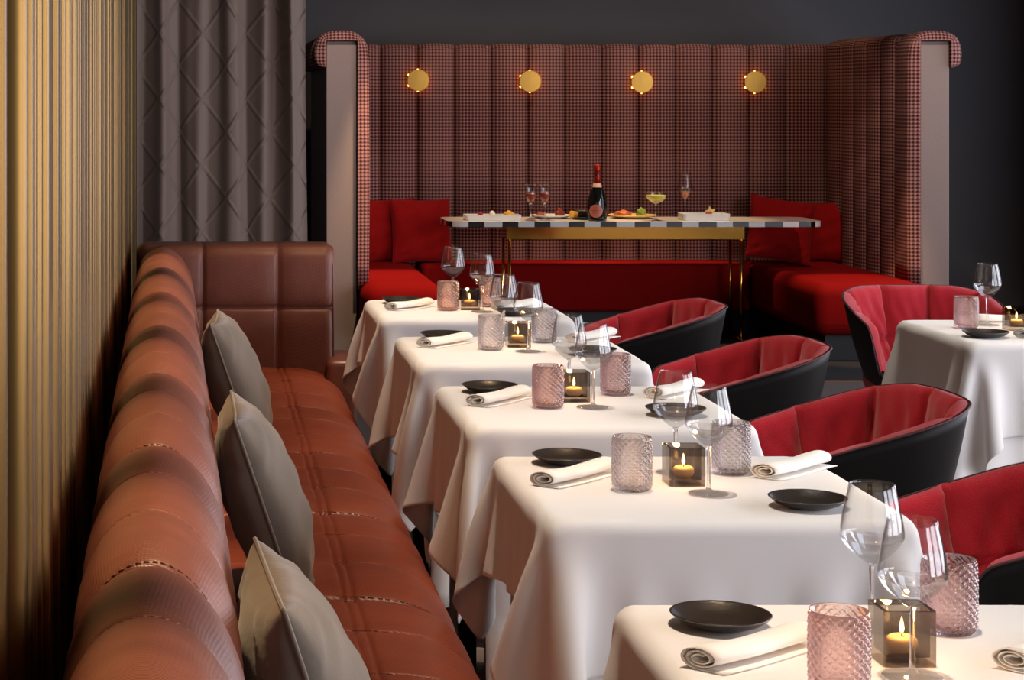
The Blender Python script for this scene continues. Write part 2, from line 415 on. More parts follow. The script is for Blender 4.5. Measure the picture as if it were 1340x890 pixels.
# seat
spf = smooth_poly([(.0, .455), (.1, .46), (.2, .466), (.32, .466), (.42, .458), (.49, .438), (.54, .40), (.568, .345), (.575, .28), (.57, .2)], 5)
spf = [p for p in spf if not (.295 < p[0] < .35 and p[1] > .4)] + [np.array((x_, .4662)) for x_ in (.298, .303, .307, .311, .315, .319, .325, .329, .333, .337, .341, .348)]
spf = sorted([p for p in spf if p[0] < .40 and p[1] > .4], key=lambda p: p[0]) + [p for p in spf if not (p[0] < .40 and p[1] > .4)]
sp_ = [np.array((.0, .1))] + [np.array(p) for p in spf] + [np.array((.55, .1))]
sn = prof_normals(sp_); slen = np.cumsum([0]+[float(np.linalg.norm(sp_[i+1]-sp_[i])) for i in range(len(sp_)-1)])
sec, uv = [], []
for Y in ysamples(S0, S1):
    g = seam(Y, 1.15); s = []; x0 = -.129-.0159*Y+.18
    for k, (p_, n_) in enumerate(zip(sp_, sn)):
        st = .006*math.exp(-((p_[0]-.311)/.004)**2)+.006*math.exp(-((p_[0]-.333)/.004)**2)+.004*math.exp(-((p_[0]-.322)/.03)**2) if p_[1] > .4 else 0
        q = p_ - n_*(g+st); x = x0 + (q[0])*(.575-x0)/.575 if q[0] < .3 else q[0]
        if q[0] < .3: x = x0 + q[0]*(.3-x0)/.3
        s.append((x, Y, q[1])); uv.append((slen[k], Y))
    sec.append(s)
obj('seat', *loft(sec), 'leather_seat', sofa, uvs=uv)
# stitching along every seam
stm = Mesh()
def stitches(pts, nrm, Y, off):
    for k in range(2, len(pts)-3):
        a, b_ = Vector(pts[k]), Vector(pts[k+1]); n_ = Vector(nrm[k]); Ln = (b_-a).length
        m_ = max(1, int(Ln/.012))
        for i in range(m_):
            c0 = a.lerp(b_, (i+.15)/m_); c1 = a.lerp(b_, (i+.8)/m_)
            stm.add(tube([c0+n_*off, c1+n_*off], .0013, 5))
for Y in HEAVY[:-1]:
    for d in (.014,):
        g = seam(Y+d); xl = -.129-.0159*(Y+d)
        idx = [k for k, p_ in enumerate(bp) if p_[1] > .6]
        stitches([(xl+(bp[k]-bn[k]*g)[0], Y+d, (bp[k]-bn[k]*g)[1]) for k in idx], [(bn[k][0], 0, bn[k][1]) for k in idx], Y, .0006)
        g = seam(Y+d, 1.15); idx = [k for k, p_ in enumerate(sp_) if p_[1] > .3 and p_[0] > .28]
        stitches([((sp_[k]-sn[k]*g)[0], Y+d, (sp_[k]-sn[k]*g)[1]) for k in idx], [(sn[k][0], 0, sn[k][1]) for k in idx], Y, .0006)
for Y in FINE:
    d = 0; g = seam(Y); xl = -.129-.0159*Y
    idx = [k for k, p_ in enumerate(bp) if p_[1] > .6]
    stitches([(xl+(bp[k]-bn[k]*g)[0], Y, (bp[k]-bn[k]*g)[1]) for k in idx], [(bn[k][0], 0, bn[k][1]) for k in idx], Y, .001)
    g = seam(Y, 1.15); idx = [k for k, p_ in enumerate(sp_) if p_[1] > .3 and p_[0] > .28]
    stitches([((sp_[k]-sn[k]*g)[0], Y, (sp_[k]-sn[k]*g)[1]) for k in idx], [(sn[k][0], 0, sn[k][1]) for k in idx], Y, .001)
stm.obj('stitching', 'stitch', sofa)
# end arm, padded squares
AX0, AX1, AY0, AY1, AZ1 = -.255, .537, 8.05, 8.33, .945
sv = [.01, .311]; hz = .695
def agroove(x, z):
    g = 0
    for s in sv: g += .010*math.exp(-((x-s)/.008)**2) + .008*math.exp(-((x-s)/.04)**2) + .002*math.exp(-((x-s-.012)/.004)**2)
    g += .010*math.exp(-((z-hz)/.008)**2) + .008*math.exp(-((z-hz)/.04)**2)
    return g
xs = sorted(set(list(np.round(np.linspace(AX0, AX1, 60), 4)) + [round(s+d, 4) for s in sv for d in (-.03, -.015, -.007, 0, .007, .012, .02, .035)]
                + [AX1-.004, AX1-.001, AX0+.001, AX0+.005]))
zs = sorted(set(list(np.round(np.linspace(.2, .87, 34), 4)) + [round(hz+d, 4) for d in (-.03, -.015, -.007, 0, .007, .015, .03)]))
rt = .06
sec, uv = [], []
for x in xs:
    e = min(x-AX0, AX1-x); r = .035
    ins = r - math.sqrt(max(0, r*r-(r-e)**2)) if e < r else 0
    s = []
    for z in zs: s.append((x, AY0+ins+agroove(x, z), z))
    cz = AZ1-ins-rt
    for k in range(1, 9):
        a = PI/2*k/8; g = agroove(x, .9)*(1-k/12)
        s.append((x, AY0+ins+rt-rt*math.cos(a)+g*math.cos(a), max(cz, .87)+rt*math.sin(a)-g*math.sin(a)))
    for k in range(1, 9):
        a = PI/2*k/8
        s.append((x, AY1-ins-rt+rt*math.sin(a), max(cz, .87)+rt*math.cos(a)))
    s.append((x, AY1-ins, .2))
    for q in s: uv.append((q[0], q[2]+q[1]))
    sec.append(s)
obj('end_arm', *loft(sec), 'leather', sofa, uvs=uv)
pt = [(AX1-.006, AY0+.018, .2), (AX1-.006, AY0+.018, .86), (AX1-.008, AY0+.03, .905), (AX1-.012, AY0+.07, .934)]
obj('piping', *tube(pt, .005, 8), 'leather', sofa)
o = obj('end_base', *box(.50, .62, 7.95, 8.3, .02, .50, .03, 4), 'leather', sofa)
obj('plinth', *box(-.15, .50, S0+.02, 8.0, .0, .11), 'toe_kick', sofa, smooth=False)

# grey scatter cushions
def cushion_mesh(w, h, t, seed, n=30, pinch=.07):
    rr = random.Random(seed); ph = [rr.uniform(0, 6.28) for _ in range(8)]
    v, f = [], []; idx = {}
    for side in (1, -1):
        for i in range(n+1):
            for j in range(n+1):
                u_, v_ = -1+2*i/n, -1+2*j/n
                uu, vv = math.sin(u_*PI/2)*.6+u_*.4, math.sin(v_*PI/2)*.6+v_*.4
                edge = i in (0, n) or j in (0, n)
                if side == -1 and edge: idx[(side, i, j)] = idx[(1, i, j)]; continue
                d = max(0, (1-uu*uu)*(1-vv*vv))
                z = t*(d**.42)
                wr_ = .004*(math.sin(7*uu+ph[0]+3*vv)+.8*math.sin(11*vv+ph[1]-4*uu)) * d**.5
                cr = .010*math.exp(-((abs(uu)+abs(vv)-1.45)/.12)**2)*math.sin(14*(uu-vv)+ph[2])*d**.2
                x = uu*w/2*(1-pinch*(1-vv*vv)*abs(uu)); y = vv*h/2*(1-pinch*(1-uu*uu)*abs(vv))
                idx[(side, i, j)] = len(v); v.append((x, y, side*z + (wr_+cr if not edge else 0)))
        for i in range(n):
            for j in range(n):
                q = (idx[(side, i, j)], idx[(side, i+1, j)], idx[(side, i+1, j+1)], idx[(side, i, j+1)])
                f.append(q if side == 1 else q[::-1])
    rim = [v[idx[(1, i, 0)]] for i in range(n)] + [v[idx[(1, n, j)]] for j in range(n)] + [v[idx[(1, i, n)]] for i in range(n, 0, -1)] + [v[idx[(1, 0, j)]] for j in range(n, 0, -1)]
    return v, f, rim
def cushion(name, label, center, xaxis, yaxis, w, h, t, m, seed, group, pinch=.07):
    v, f, rim = cushion_mesh(w, h, t, seed, pinch=pinch)
    X = Vector(xaxis).normalized(); Yv = Vector(yaxis); Yv = (Yv - X*Yv.dot(X)).normalized(); Z = X.cross(Yv)
    tr = lambda p: X*p[0]+Yv*p[1]+Z*p[2]
    t_ = thing(name, label, 'cushion', center, 0, group)
    obj('cushion_cover', [tr(p) for p in v], f, m, t_)
    obj('edge_seam', *tube([tr(p) for p in rim], .0035, 6, closed=True), m, t_)
    return t_
for k, (yc, lb) in enumerate([(2.83, 'grey velvet cushion on leather sofa nearest the camera, cut off by the frame'),
                              (4.37, 'grey velvet cushion in the middle of three on leather sofa'),
                              (6.15, 'grey velvet cushion on leather sofa nearest its far padded arm')]):
    xb = -.129-.0159*yc
    top = Vector((xb+.275, yc+.02, .845)); bot = Vector((xb+.40, yc, .475))
    cushion('scatter_cushion', lb, (top+bot)/2, (0.06*(k-1), 1, 0), top-bot, .43, .43, .085, 'grey_velvet', 11+k, 'grey cushions on the leather sofa')

# ------------------------------------------------------------------ houndstooth booth
booth = thing('banquette_booth', 'high-backed booth of channelled houndstooth panels with red bench seats', 'booth', (0, 0, 0))
BZ1 = 1.905; BZ0 = .40
def channel(name, p0, p1, out, z0, z1, depth=.055, roll=.05):
    """one vertical padded channel from p0 to p1 (xy), bulging toward out, rolled over at the top"""
    p0, p1, out = Vector((*p0, 0)), Vector((*p1, 0)), Vector((*out, 0)).normalized(); w = (p1-p0).length
    n = 14; v, f, uv = [], [], []
    col = [(z0, 1.0, 0)] + [(z0+(z1-roll-z0)*k/10, 1.0, 0) for k in range(1, 11)] + [(z1-roll+roll*math.sin(PI/2*k/6), math.cos(PI/2*k/6), k) for k in range(1, 7)] + [(z1-.01, -1.2, 7)]
    s = 0; pz = col[0]
    for j, (z, c, _) in enumerate(col):
        s += abs(z-pz[0]) + abs(c-pz[1])*depth; pz = (z, c)
        for i in range(n+1):
            t = -1+2*i/n
            b_ = depth*(max(0, 1-abs(t)**2.6)**.55)
            zz = z if j < 11 else z - .012*(abs(t)**3)
            p_ = p0.lerp(p1, i/n) + out*(b_*c if c > 0 else -.08) ; v.append((p_.x, p_.y, zz)); uv.append(((p0.x+p0.y)+w*i/n, s+z0))
    for j in range(len(col)-1):
        for i in range(n):
            a = j*(n+1)+i; f.append((a, a+1, a+n+2, a+n+1))
    return obj(name, v, f, 'houndstooth', booth, uvs=uv)
XS = [1.0, 1.21] + [1.21+.2485*k for k in range(1, 12)] + [4.235]
YB = 13.60
for a, b_ in zip(XS, XS[1:]): channel('back_channel', (a, YB), (b_, YB), (0, -1), BZ0, BZ1 + R.uniform(-.006, .006))
YW = [13.63, 13.28, 13.03, 12.78, 12.53, 12.25]
for a, b_ in zip(YW, YW[1:]):
    channel('wing_channel', (4.255, a), (4.255, b_), (-1, 0), BZ0, BZ1+.012)
    channel('wing_channel', (.955, a), (.955, b_), (1, 0), BZ0, BZ1+.012)
obj('back_frame', *box(.76, 4.44, 13.64, 13.8, 0, 1.86), 'frame_fabric', booth, smooth=False)
def wing(sx, xin, xout):
    """taupe slab with a houndstooth pad rolled over its top; sx = direction of the outside"""
    lo, hi = min(xin, xout), max(xin, xout)
    obj('wing_frame', *box(lo, hi, 12.0, 13.64, 0, 1.873, .004, 1), 'frame_fabric', booth, smooth=False)
    # pad cross-section in (x,z): up the inside, over the top, down the outside
    t = .075; q = []
    ins = [(xin - sx*t*.95, .40), (xin - sx*t, 1.0), (xin - sx*t*.95, 1.6), (xin-sx*t*.9, 1.80), (xin - sx*t*.55, 1.885), (xin + sx*.02, 1.928), (xin+sx*.09, 1.936),
           (xout-sx*.02, 1.93), (xout+sx*.035, 1.905), (xout+sx*.065, 1.85), (xout+sx*.072, 1.79), (xout+sx*.06, 1.735), (xout+sx*.02, 1.715)]
    inn = [(xout+sx*.001, 1.72), (xout+sx*.001, 1.876), (xin-sx*.001, 1.876), (xin-sx*.001, .40)]
    P = [np.array(p) for p in smooth_poly(ins, 4)] + [np.array(p) for p in inn]
    ln = np.cumsum([0]+[float(np.linalg.norm(P[i+1]-P[i])) for i in range(len(P)-1)])
    C = np.array(((xin+xout)/2, 1.2)); sec, uv = [], []
    ylist = [(12.0-.03*math.sin(a_)+.03*(1-math.cos(a_))*0, .068*(1-math.cos(a_))) for a_ in [PI/2*(1-k/8) for k in range(9)]]
    ylist += [(12.04, -.003), (12.15, 0), (12.25, .012)]
    ua = [0]
    for (y0_, s0_), (y1_, s1_) in zip(ylist, ylist[1:]): ua.append(ua[-1]+math.hypot(y1_-y0_, s1_-s0_))
    NN = prof_normals(P)
    IN_ = [np.array(q_) for q_ in inn]
    def dist_in(p_):
        best = (9, None)
        for a_, b2 in zip(IN_, IN_[1:]):
            t_ = min(1, max(0, float(((p_-a_)@(b2-a_))/((b2-a_)@(b2-a_))))); q_ = a_+(b2-a_)*t_; d_ = float(np.linalg.norm(p_-q_))
            if d_ < best[0]: best = (d_, q_)
        return best[1]
    TG = [dist_in(p_) for p_ in P]
    for k, (Y, sh) in enumerate(ylist):
        s = []
        for i, p_ in enumerate(P):
            d = ((p_-TG[i])*(.97*sh/.068) if sh > .0005 else NN[i]*sh) if i < len(P)-4 else np.zeros(2)
            s.append((p_[0]-d[0], Y, p_[1]-d[1])); uv.append((ua[k], ln[i]))
        sec.append(s)
    obj('wing_pad', *loft(sec, caps=False), 'houndstooth', booth, uvs=uv)
    # outer roll running back along the top of the slab
    sec, uv = [], []
    for Y in (12.25, 12.6, 13.0, 13.4, 13.6):
        s = []
        for i in range(20, len(P)-4): s.append((P[i][0], Y, P[i][1]-.004)); uv.append((Y, ln[i]))
        s += [(xout+sx*.001, Y, 1.72), (xout+sx*.001, Y, 1.874), (P[20][0], Y, 1.874)]; uv += [(Y, 0)]*3
        sec.append(s)
    obj('top_roll', *loft(sec), 'houndstooth', booth, uvs=uv)
wing(-1, .932, .75)
wing(1, 4.277, 4.455)
# red benches
def bench(name, x0, x1, y0, y1, bev):
    o = obj(name, *box(x0, x1, y0, y1, .15, .455, bev, 6), 'red_wool', booth)
    return o
bench('bench_seat', .945, 1.43, 11.72, 13.5, .10)
bench('bench_seat', 3.58, 4.24, 11.72, 13.5, .075)
bench('bench_seat', 1.44, 3.57, 13.08, 13.53, .03)
obj('toe_kick', *box(1.0, 1.36, 11.82, 13.5, 0, .149), 'toe_kick', booth, smooth=False)
obj('toe_kick', *box(3.66, 4.2, 11.82, 13.5, 0, .149), 'toe_kick', booth, smooth=False)
obj('toe_kick', *box(1.37, 3.65, 13.16, 13.5, 0, .149), 'toe_kick', booth, smooth=False)
# red cushions in the booth
def red_cushion(c, xa, ya, w, h, lb, seed):
    cushion('red_cushion', lb, c, xa, ya, w, h, .07, 'red_velvet', seed, 'red velvet cushions in the booth', pinch=.05)
red_cushion(at(551, 302, 13.28), (1, .12, .0), (0, .22, 1), .40, .42, 'red velvet cushion in the left booth corner, leaning in front of another', 31)
red_cushion(at(505, 302, 13.38), (1, .25, .02), (0, .12, 1), .42, .42, 'red velvet cushion mostly hidden behind the left wing of booth', 32)
red_cushion(at(1021, 301, 13.27), (1, -.05, -.16), (.12, .25, 1), .42, .42, 'red velvet cushion tilted behind the right end of checked table', 33)
red_cushion(at(1079, 304, 13.37), (1, -.3, .02), (.08, .15, 1), .40, .40, 'red velvet cushion in the right booth corner, behind tilted cushion', 34)
# brass sconces
def make_sconce():
    t = thing('wall_sconce', '', 'wall lamp', (0, 0, 0), 0, 'brass disc lamps on the booth back')
    pr = [(0, .0), (.07, 0), (.074, .004), (.074, .010), (.071, .013), (.03, .0145), (0, .015)]
    v, f = lathe(pr, 48); sharp(obj('brass_disc', [(x, -z-.030, y) for x, y, z in v], f, 'brass_disc', t), 20)
    v, f = lathe([(0, 0), (.03, 0), (.03, .03), (0, .03)], 24); obj('mount', [(x, -z, y) for x, y, z in v], f, 'brass', t)
    for k in range(6):
        a = 2*PI*(k+.5)/6
        v, f = lathe([(0, -.007), (.005, -.005), (.007, 0), (.005, .005), (0, .007)], 12)
        obj('bulb', [(x+.07*math.cos(a), y-.018, z+.07*math.sin(a)) for x, y, z in v], f, 'led', t)
    return t
sc0 = make_sconce()
for k, (px, py, lb) in enumerate([(547, 105, 'first brass disc lamp from the left wing of the booth'), (693.5, 106.5, 'second brass disc lamp from the left wing of the booth'),
                                  (840, 107.5, 'second brass disc lamp from the right wing of the booth'), (988, 107.5, 'first brass disc lamp from the right wing of the booth')]):
    c = at(px, py, 13.52); loc = (c.x, 13.548, c.z)
    if k == 0: sc0.location = loc; sc0['label'] = lb
    else: dup(sc0, loc, 0, lb)

# ------------------------------------------------------------------ checked marble table in the booth
MTZ = .763; MY0, MY1 = 12.62, 13.22
mt = thing('marble_table', 'long brass-legged table with black and white checked edge inside the booth', 'table', (2.73, 12.88, 0))
def rr_outline(hx, hy, r, n=14):
    p = []
    for cx, cy, a0 in ((hx-r, hy-r, 0), (-hx+r, hy-r, PI/2), (-hx+r, -hy+r, PI), (hx-r, -hy+r, 1.5*PI)):
        for k in range(n+1):
            a = a0+PI/2*k/n; p.append((cx+r*math.cos(a), cy+r*math.sin(a)))
    return p
ol = rr_outline(1.178, .26, .10); den = []
for i in range(len(ol)):
    a, b_ = Vector(ol[i]), Vector(ol[(i+1) % len(ol)]); m_ = max(1, int((b_-a).length/.0125))
    den += [a.lerp(b_, k/m_) for k in range(m_)]
tot = sum((den[(i+1) % len(den)]-den[i]).length for i in range(len(den)))
v, f, fm = [], [], []; n = len(den)
for z in (MTZ-.034, MTZ): v += [(p_.x, p_.y, z) for p_ in den]
s = 0; nb = 2*round(tot/.204); blk = tot/nb
for i in range(n):
    j = (i+1) % n; f.append((i, j, n+j, n+i)); fm.append(int((s+.03)/blk) % 2); s += (den[j]-den[i]).length
f += [tuple(range(n)), tuple(range(n, 2*n))]; fm += [0, 0]
obj('tabletop', v, f, None, mt, smooth=False, mats=['white_marble', 'black_marble'], fmat=fm)
lx0, lx1 = -.80, .70
fr = Mesh(); ya, yb = -.16, .10
obj('apron', *box(lx0, lx1, ya-.012, yb+.012, .644, MTZ-.036, .003, 1), 'brass', mt, smooth=False)
for x in (lx0+.02, lx1-.02):
    for y in (ya, yb): obj('leg', *tube([(x, y, .02), (x, y, .644)], .011, 12), 'brass', mt)
    obj('foot', *tube([(x, ya-.03, .012), (x, yb+.03, .012)], .012, 12), 'brass', mt)
obj('stretcher', *tube([(lx0+.02, (ya+yb)/2, .045), (lx1-.02, (ya+yb)/2, .045)], .011, 12), 'brass', mt)

# ------------------------------------------------------------------ dining tables and cloths
TX = .983
TABLES = {'near': (TX, 2.776), 'second': (TX, 4.066), 'third': (TX, 5.14), 'fourth': (TX, 6.276), 'fifth': (TX, 7.49), 'side': (2.80, 6.78)}
TNAME = {'near': 'nearest table', 'second': 'second table from camera', 'third': 'third table from camera', 'fourth': 'fourth table from camera',
         'fifth': 'last of the five sofa tables', 'side': 'separate table at right edge'}
def make_table():
    t = thing('dining_table', '', 'table', (0, 0, 0), 0, 'square tables under white cloths')
    obj('tabletop', *box(-.325, .325, -.325, .325, TH-.04, TH-.012, .006, 2), 'dark_wood', t)
    for sx in (-1, 1):
        for sy in (-1, 1):
            x, y = sx*.27, sy*.27
            obj('leg', *box(x-.025, x+.025, y-.025, y+.025, 0, TH-.04, .004, 1), 'dark_wood', t)
    return t

def drape(W, hw, top, n, rot, off, seed, steps=150, iters=22):
    """settle a square cloth over a square table top (position-based cloth)"""
    rng = np.random.default_rng(seed)
    u = np.linspace(-W/2, W/2, n); X, Yg = np.meshgrid(u, u, indexing='ij')
    c, s = math.cos(rot), math.sin(rot)
    p = np.stack([X*c-Yg*s+off[0], X*s+Yg*c+off[1], np.full_like(X, top+.003)], -1)
    p[..., 2] += rng.normal(0, .0006, X.shape); q = p.copy(); h = W/(n-1)
    r = .008; H = np.array([hw, hw, .4]); cc = np.array([0, 0, top-.4])
    def solve(a, b_, L0, k):
        d = b_-a; l = np.linalg.norm(d, axis=-1, keepdims=True)+1e-9
        m_ = d*((l-L0)/l*.5*k); a += m_; b_ -= m_
    def pairs(ax, st):
        out_ = []
        for par in range(2*st):
            if par % (2*st) < st: pass
        return out_
    for it in range(steps):
        vel = (p-q)*(.985 if it < steps*.6 else .93); q = p.copy(); p = p + vel; p[..., 2] -= (5.0 if it < 70 else 3.0)/3600
        for _ in range(iters):
            for st, k in ((1, 1.0), (2, .10), (4, .01)):
                for ax in (0, 1):
                    A_ = p if ax == 0 else p.transpose(1, 0, 2)
                    for o_ in range(2*st):
                        if o_ >= st and False: continue
                        i0 = np.arange(o_, n-st, 2*st) if True else None
                        if len(i0) == 0: continue
                        a = A_[i0]; b_ = A_[i0+st]; solve(a, b_, h*st, k); A_[i0] = a; A_[i0+st] = b_
            for par in (0, 1):
                a = p[par:n-1:2, :-1][:, :]; 
                i0 = np.arange(par, n-1, 2)
                a = p[i0][:, :-1].copy(); b_ = p[i0+1][:, 1:].copy(); solve(a, b_, h*math.sqrt(2), .10)
                p[i0, :-1] = a; p[i0+1, 1:] = b_
                a = p[i0][:, 1:].copy(); b_ = p[i0+1][:, :-1].copy(); solve(a, b_, h*math.sqrt(2), .10)
                p[i0, 1:] = a; p[i0+1, :-1] = b_
            d = p-cc; sg = np.sign(d); qd = np.abs(d)-(H-r); mq = np.maximum(qd, 0); lm = np.linalg.norm(mq, axis=-1)
            mxq = qd.max(-1); dist = lm + np.minimum(mxq, 0) - r
            g = np.where((lm > 1e-9)[..., None], mq/np.maximum(lm, 1e-9)[..., None], (qd == mxq[..., None]).astype(float))*sg
            pen = np.maximum(0, .003-dist)[..., None]; p += g*pen
            hit = pen[..., 0] > 0
        if it > 3:
            vel = p-q; vel[hit] *= .35; q = p-vel
    return p
def cloth_obj(name, P):
    n = P.shape[0]; v = P.reshape(-1, 3); f = [(i*n+j, (i+1)*n+j, (i+1)*n+j+1, i*n+j+1) for i in range(n-1) for j in range(n-1)]
    o = obj(name, v, f, 'cloth')
    sm = o.modifiers.new('s', 'SUBSURF'); sm.levels = sm.render_levels = 1
    md = o.modifiers.new('t', 'SOLIDIFY'); md.thickness = .0016; md.offset = 1
    return o
import time as _t; _t0 = _t.time()
SIMS = [drape(1.185, .344, TH-.004, 73, .010, (-.006, .004), 1), drape(1.185, .344, TH-.004, 73, -.014, (.006, -.006), 2), drape(1.185, .344, TH-.004, 73, .03, (-.008, -.006), 3)]
print('cloth', _t.time()-_t0)
def under_mesh(front=True):
    """longer undercloth: hangs to the floor in front and behind, tucked up along the sofa side"""
    path = []
    hw = .325
    def side(pts): 
        return pts
    m_ = Mesh()
    for sgn in (-1, 1):
        v, f = [], []; nx, nz = 60, 16
        for i in range(nx+1):
            s = i/nx; x = -hw+.02+(2*hw-.02)*s
            for j in range(nz+1):
                t_ = j/nz; z = TH-.012-(TH-.05)*t_
                fold = t_*(.010*math.sin(s*17+1)+.006*math.sin(s*31))
                v.append((x, sgn*(hw+.004+.02*t_+fold), z))
        for i in range(nx):
            for j in range(nz):
                a = i*(nz+1)+j; f.append((a, a+1, a+nz+2, a+nz+1))
        m_.add((v, f))
    v, f = [], []; nx, nz = 40, 16
    for i in range(nx+1):
        s = i/nx; y = -hw+2*hw*s
        for j in range(nz+1):
            t_ = j/nz; z = TH-.012-(TH-.05)*t_
            v.append((hw+.004+.02*t_+t_*.010*math.sin(s*15), y*(1+.06*t_), z))
    for i in range(nx):
        for j in range(nz):
            a = i*(nz+1)+j; f.append((a, a+1, a+nz+2, a+nz+1))
    m_.add((v, f))
    m_.add(box(-hw+.02, hw, -hw, hw, TH-.0105, TH-.0095))
    return m_
tb0 = make_table(); uc0 = None
side_of = {'near': 0, 'second': 1, 'third': 0, 'fourth': 2, 'fifth': 1, 'side': 2}
cl0 = [None]*3
for k, (key, (x, y)) in enumerate(TABLES.items()):
    lb = 'dark wood table hidden under the white cloths, ' + TNAME[key]
    if k == 0: t = tb0; t.location = (x, y, 0); t['label'] = lb
    else: t = dup(tb0, (x, y, 0), 0, lb)
    if uc0 is None:
        uc0 = under_mesh().obj('undercloth', 'cloth'); md = uc0.modifiers.new('t', 'SOLIDIFY'); md.thickness = .001; u = uc0
    else: u = uc0.copy(); COL.objects.link(u)
    u.location = (x, y, 0); tag(u, 'long white undercloth showing below the top cloth, ' + TNAME[key], 'tablecloth', 'white undercloths')
    si = side_of[key]
    if cl0[si] is None: cl0[si] = c_ = cloth_obj('tablecloth', SIMS[si])
    else: c_ = cl0[si].copy(); COL.objects.link(c_)
    c_.location = (x, y, 0)
    tag(c_, 'white square tablecloth with hanging corners on the ' + TNAME[key], 'tablecloth', 'white square tablecloths')

# ------------------------------------------------------------------ tableware prototypes
def make_wine_glass():
    t = thing('wine_glass', '', 'wine glass', (0, 0, 0), 0, 'stemmed wine glasses')
    out_ = smooth_poly([(.0045, .094), (.010, .0965), (.022, .105), (.036, .119), (.0445, .132), (.0458, .141), (.044, .155), (.0395, .180), (.0325, .212)], 5)
    inn = [(max(0, r-.0011), z+.0004) for r, z in reversed(out_[4:])]
    pr = [(float(r), float(z)) for r, z in out_] + [(.0317, .2126)] + [(float(r), float(z)) for r, z in inn] + [(0.0, .0985)]
    inn2 = [(float(r), float(z)) for r, z in smooth_poly([(.0307, .2122), (.0384, .180), (.0429, .155), (.0446, .141), (.0432, .1335), (.034, .1235), (.018, .1125), (.008, .1085)], 5)]
    prof = [(0, .0935)] + [(float(r), float(z)) for r, z in out_] + [(.0317, .2126)] + inn2 + [(0, .1080)]
    v, f = lathe(prof, 56)
    fm_ = [1 if max(v[i][2] for i in q) < .1335 else 0 for q in f]
    obj('bowl', v, f, None, t, mats=['bowl_glass', 'bowl_base'], fmat=fm_)
    st = [(0, .0955), (.0052, .0945)] + [tuple(map(float, q)) for q in smooth_poly([(.0048, .091), (.0040, .08), (.0036, .05), (.0038, .022), (.0055, .010), (.011, .006), (.025, .0032), (.0395, .0018)], 4)] + [(.0400, .0008), (.0385, 0), (0, 0)]
    obj('stem', *lathe(st, 40), 'stem_glass', t)
    return t
def make_tumbler(m, name='tumbler'):
    t = thing(name, '', 'tumbler', (0, 0, 0), 0, 'diamond-cut tumblers')
    n, rows = 140, 88; H_, r0 = .106, .0382
    v, f = [], []
    K, KR = 17, 9
    for j in range(rows+1):
        z = H_*j/rows
        for i in range(n):
            a = 2*PI*i/n
            A_ = K*a/(2*PI)+KR*z/H_; B_ = K*a/(2*PI)-KR*z/H_
            d = abs(math.sin(PI*A_))*abs(math.sin(PI*B_))
            am = min(1, (1-z/H_)*14, (z/H_)*10+.05)
            b_ = .0030*(d**.9-.35)*am
            rb = r0*(1-.13*max(0, 1-z/.012)**2) + .0009*math.sin(PI*z/H_)
            r = rb+b_
            v.append((r*math.cos(a), r*math.sin(a), z))
    for j in range(rows):
        for i in range(n): k_ = (i+1) % n; f.append((j*n+i, j*n+k_, (j+1)*n+k_, (j+1)*n+i))
    last = rows*n
    for (r, z) in [(r0-.0006, H_+.0006), (r0-.0022, H_), (r0-.0026, .05), (r0-.003, .018), (r0-.007, .0085)]:
        b_ = len(v); v += [(r*math.cos(2*PI*i/n), r*math.sin(2*PI*i/n), z) for i in range(n)]
        for i in range(n): k_ = (i+1) % n; f.append((last+i, last+k_, b_+k_, b_+i))
        last = b_
    v.append((0, 0, .0075)); c_ = len(v)-1
    for i in range(n): f.append((last+i, last+(i+1) % n, c_))
    v.append((0, 0, .0)); c_ = len(v)-1
    for i in range(n): f.append(((i+1) % n, i, c_))
    obj('cut_glass_body', v, f, m, t); return t
def make_holder():
    t = thing('candle_holder', '', 'candle holder', (0, 0, 0), 0, 'smoked glass candle cubes')
    bm = bmesh.new(); s, w, h_, b_ = .036, .0065, .076, .012
    o1 = rr_outline(s, s, .004, 3); i1 = rr_outline(s-w, s-w, .003, 3); n = len(o1)
    v = [(x, y, 0.0) for x, y in o1] + [(x, y, h_) for x, y in o1] + [(x, y, h_) for x, y in i1] + [(x, y, b_) for x, y in i1]
    f = []
    for a, c_ in ((0, 1), (1, 2), (2, 3)):
        for i in range(n): j = (i+1) % n; f.append((a*n+i, a*n+j, c_*n+j, c_*n+i))
    f += [tuple(range(n)), tuple(range(3*n, 4*n))]; bm.free()
    obj('glass_cube', v, f, 'smoke_glass', t, smooth=False); return t
def make_candle():
    t = thing('candle', '', 'candle', (0, 0, 0), 0, 'lit floating candles')
    pr = [(0, 0), (.012, 0), (.0185, .004), (.0215, .011), (.0205, .018), (.016, .022), (.008, .0215), (0, .0205)]
    obj('wax_body', *lathe(pr, 28), 'wax', t)
    obj('wick', *tube([(0, 0, .020), (.0004, 0, .027)], .0009, 6), 'wick', t)
    obj('flame', *lathe([(0, .025), (.0024, .028), (.0034, .032), (.0026, .038), (.0012, .044), (0, .049)], 14), 'flame', t)
    return t
def make_plate(r=.074):
    pr = [(0, .0), (r*.52, 0), (r*.58, .001), (r*.80, .007), (r*.97, .0165), (r, .0190), (r*.985, .0200), (r*.95, .0185), (r*.78, .0105), (r*.6, .0055), (r*.4, .0045), (0, .0040)]
    return obj('side_plate', *lathe(pr, 64), 'plate')
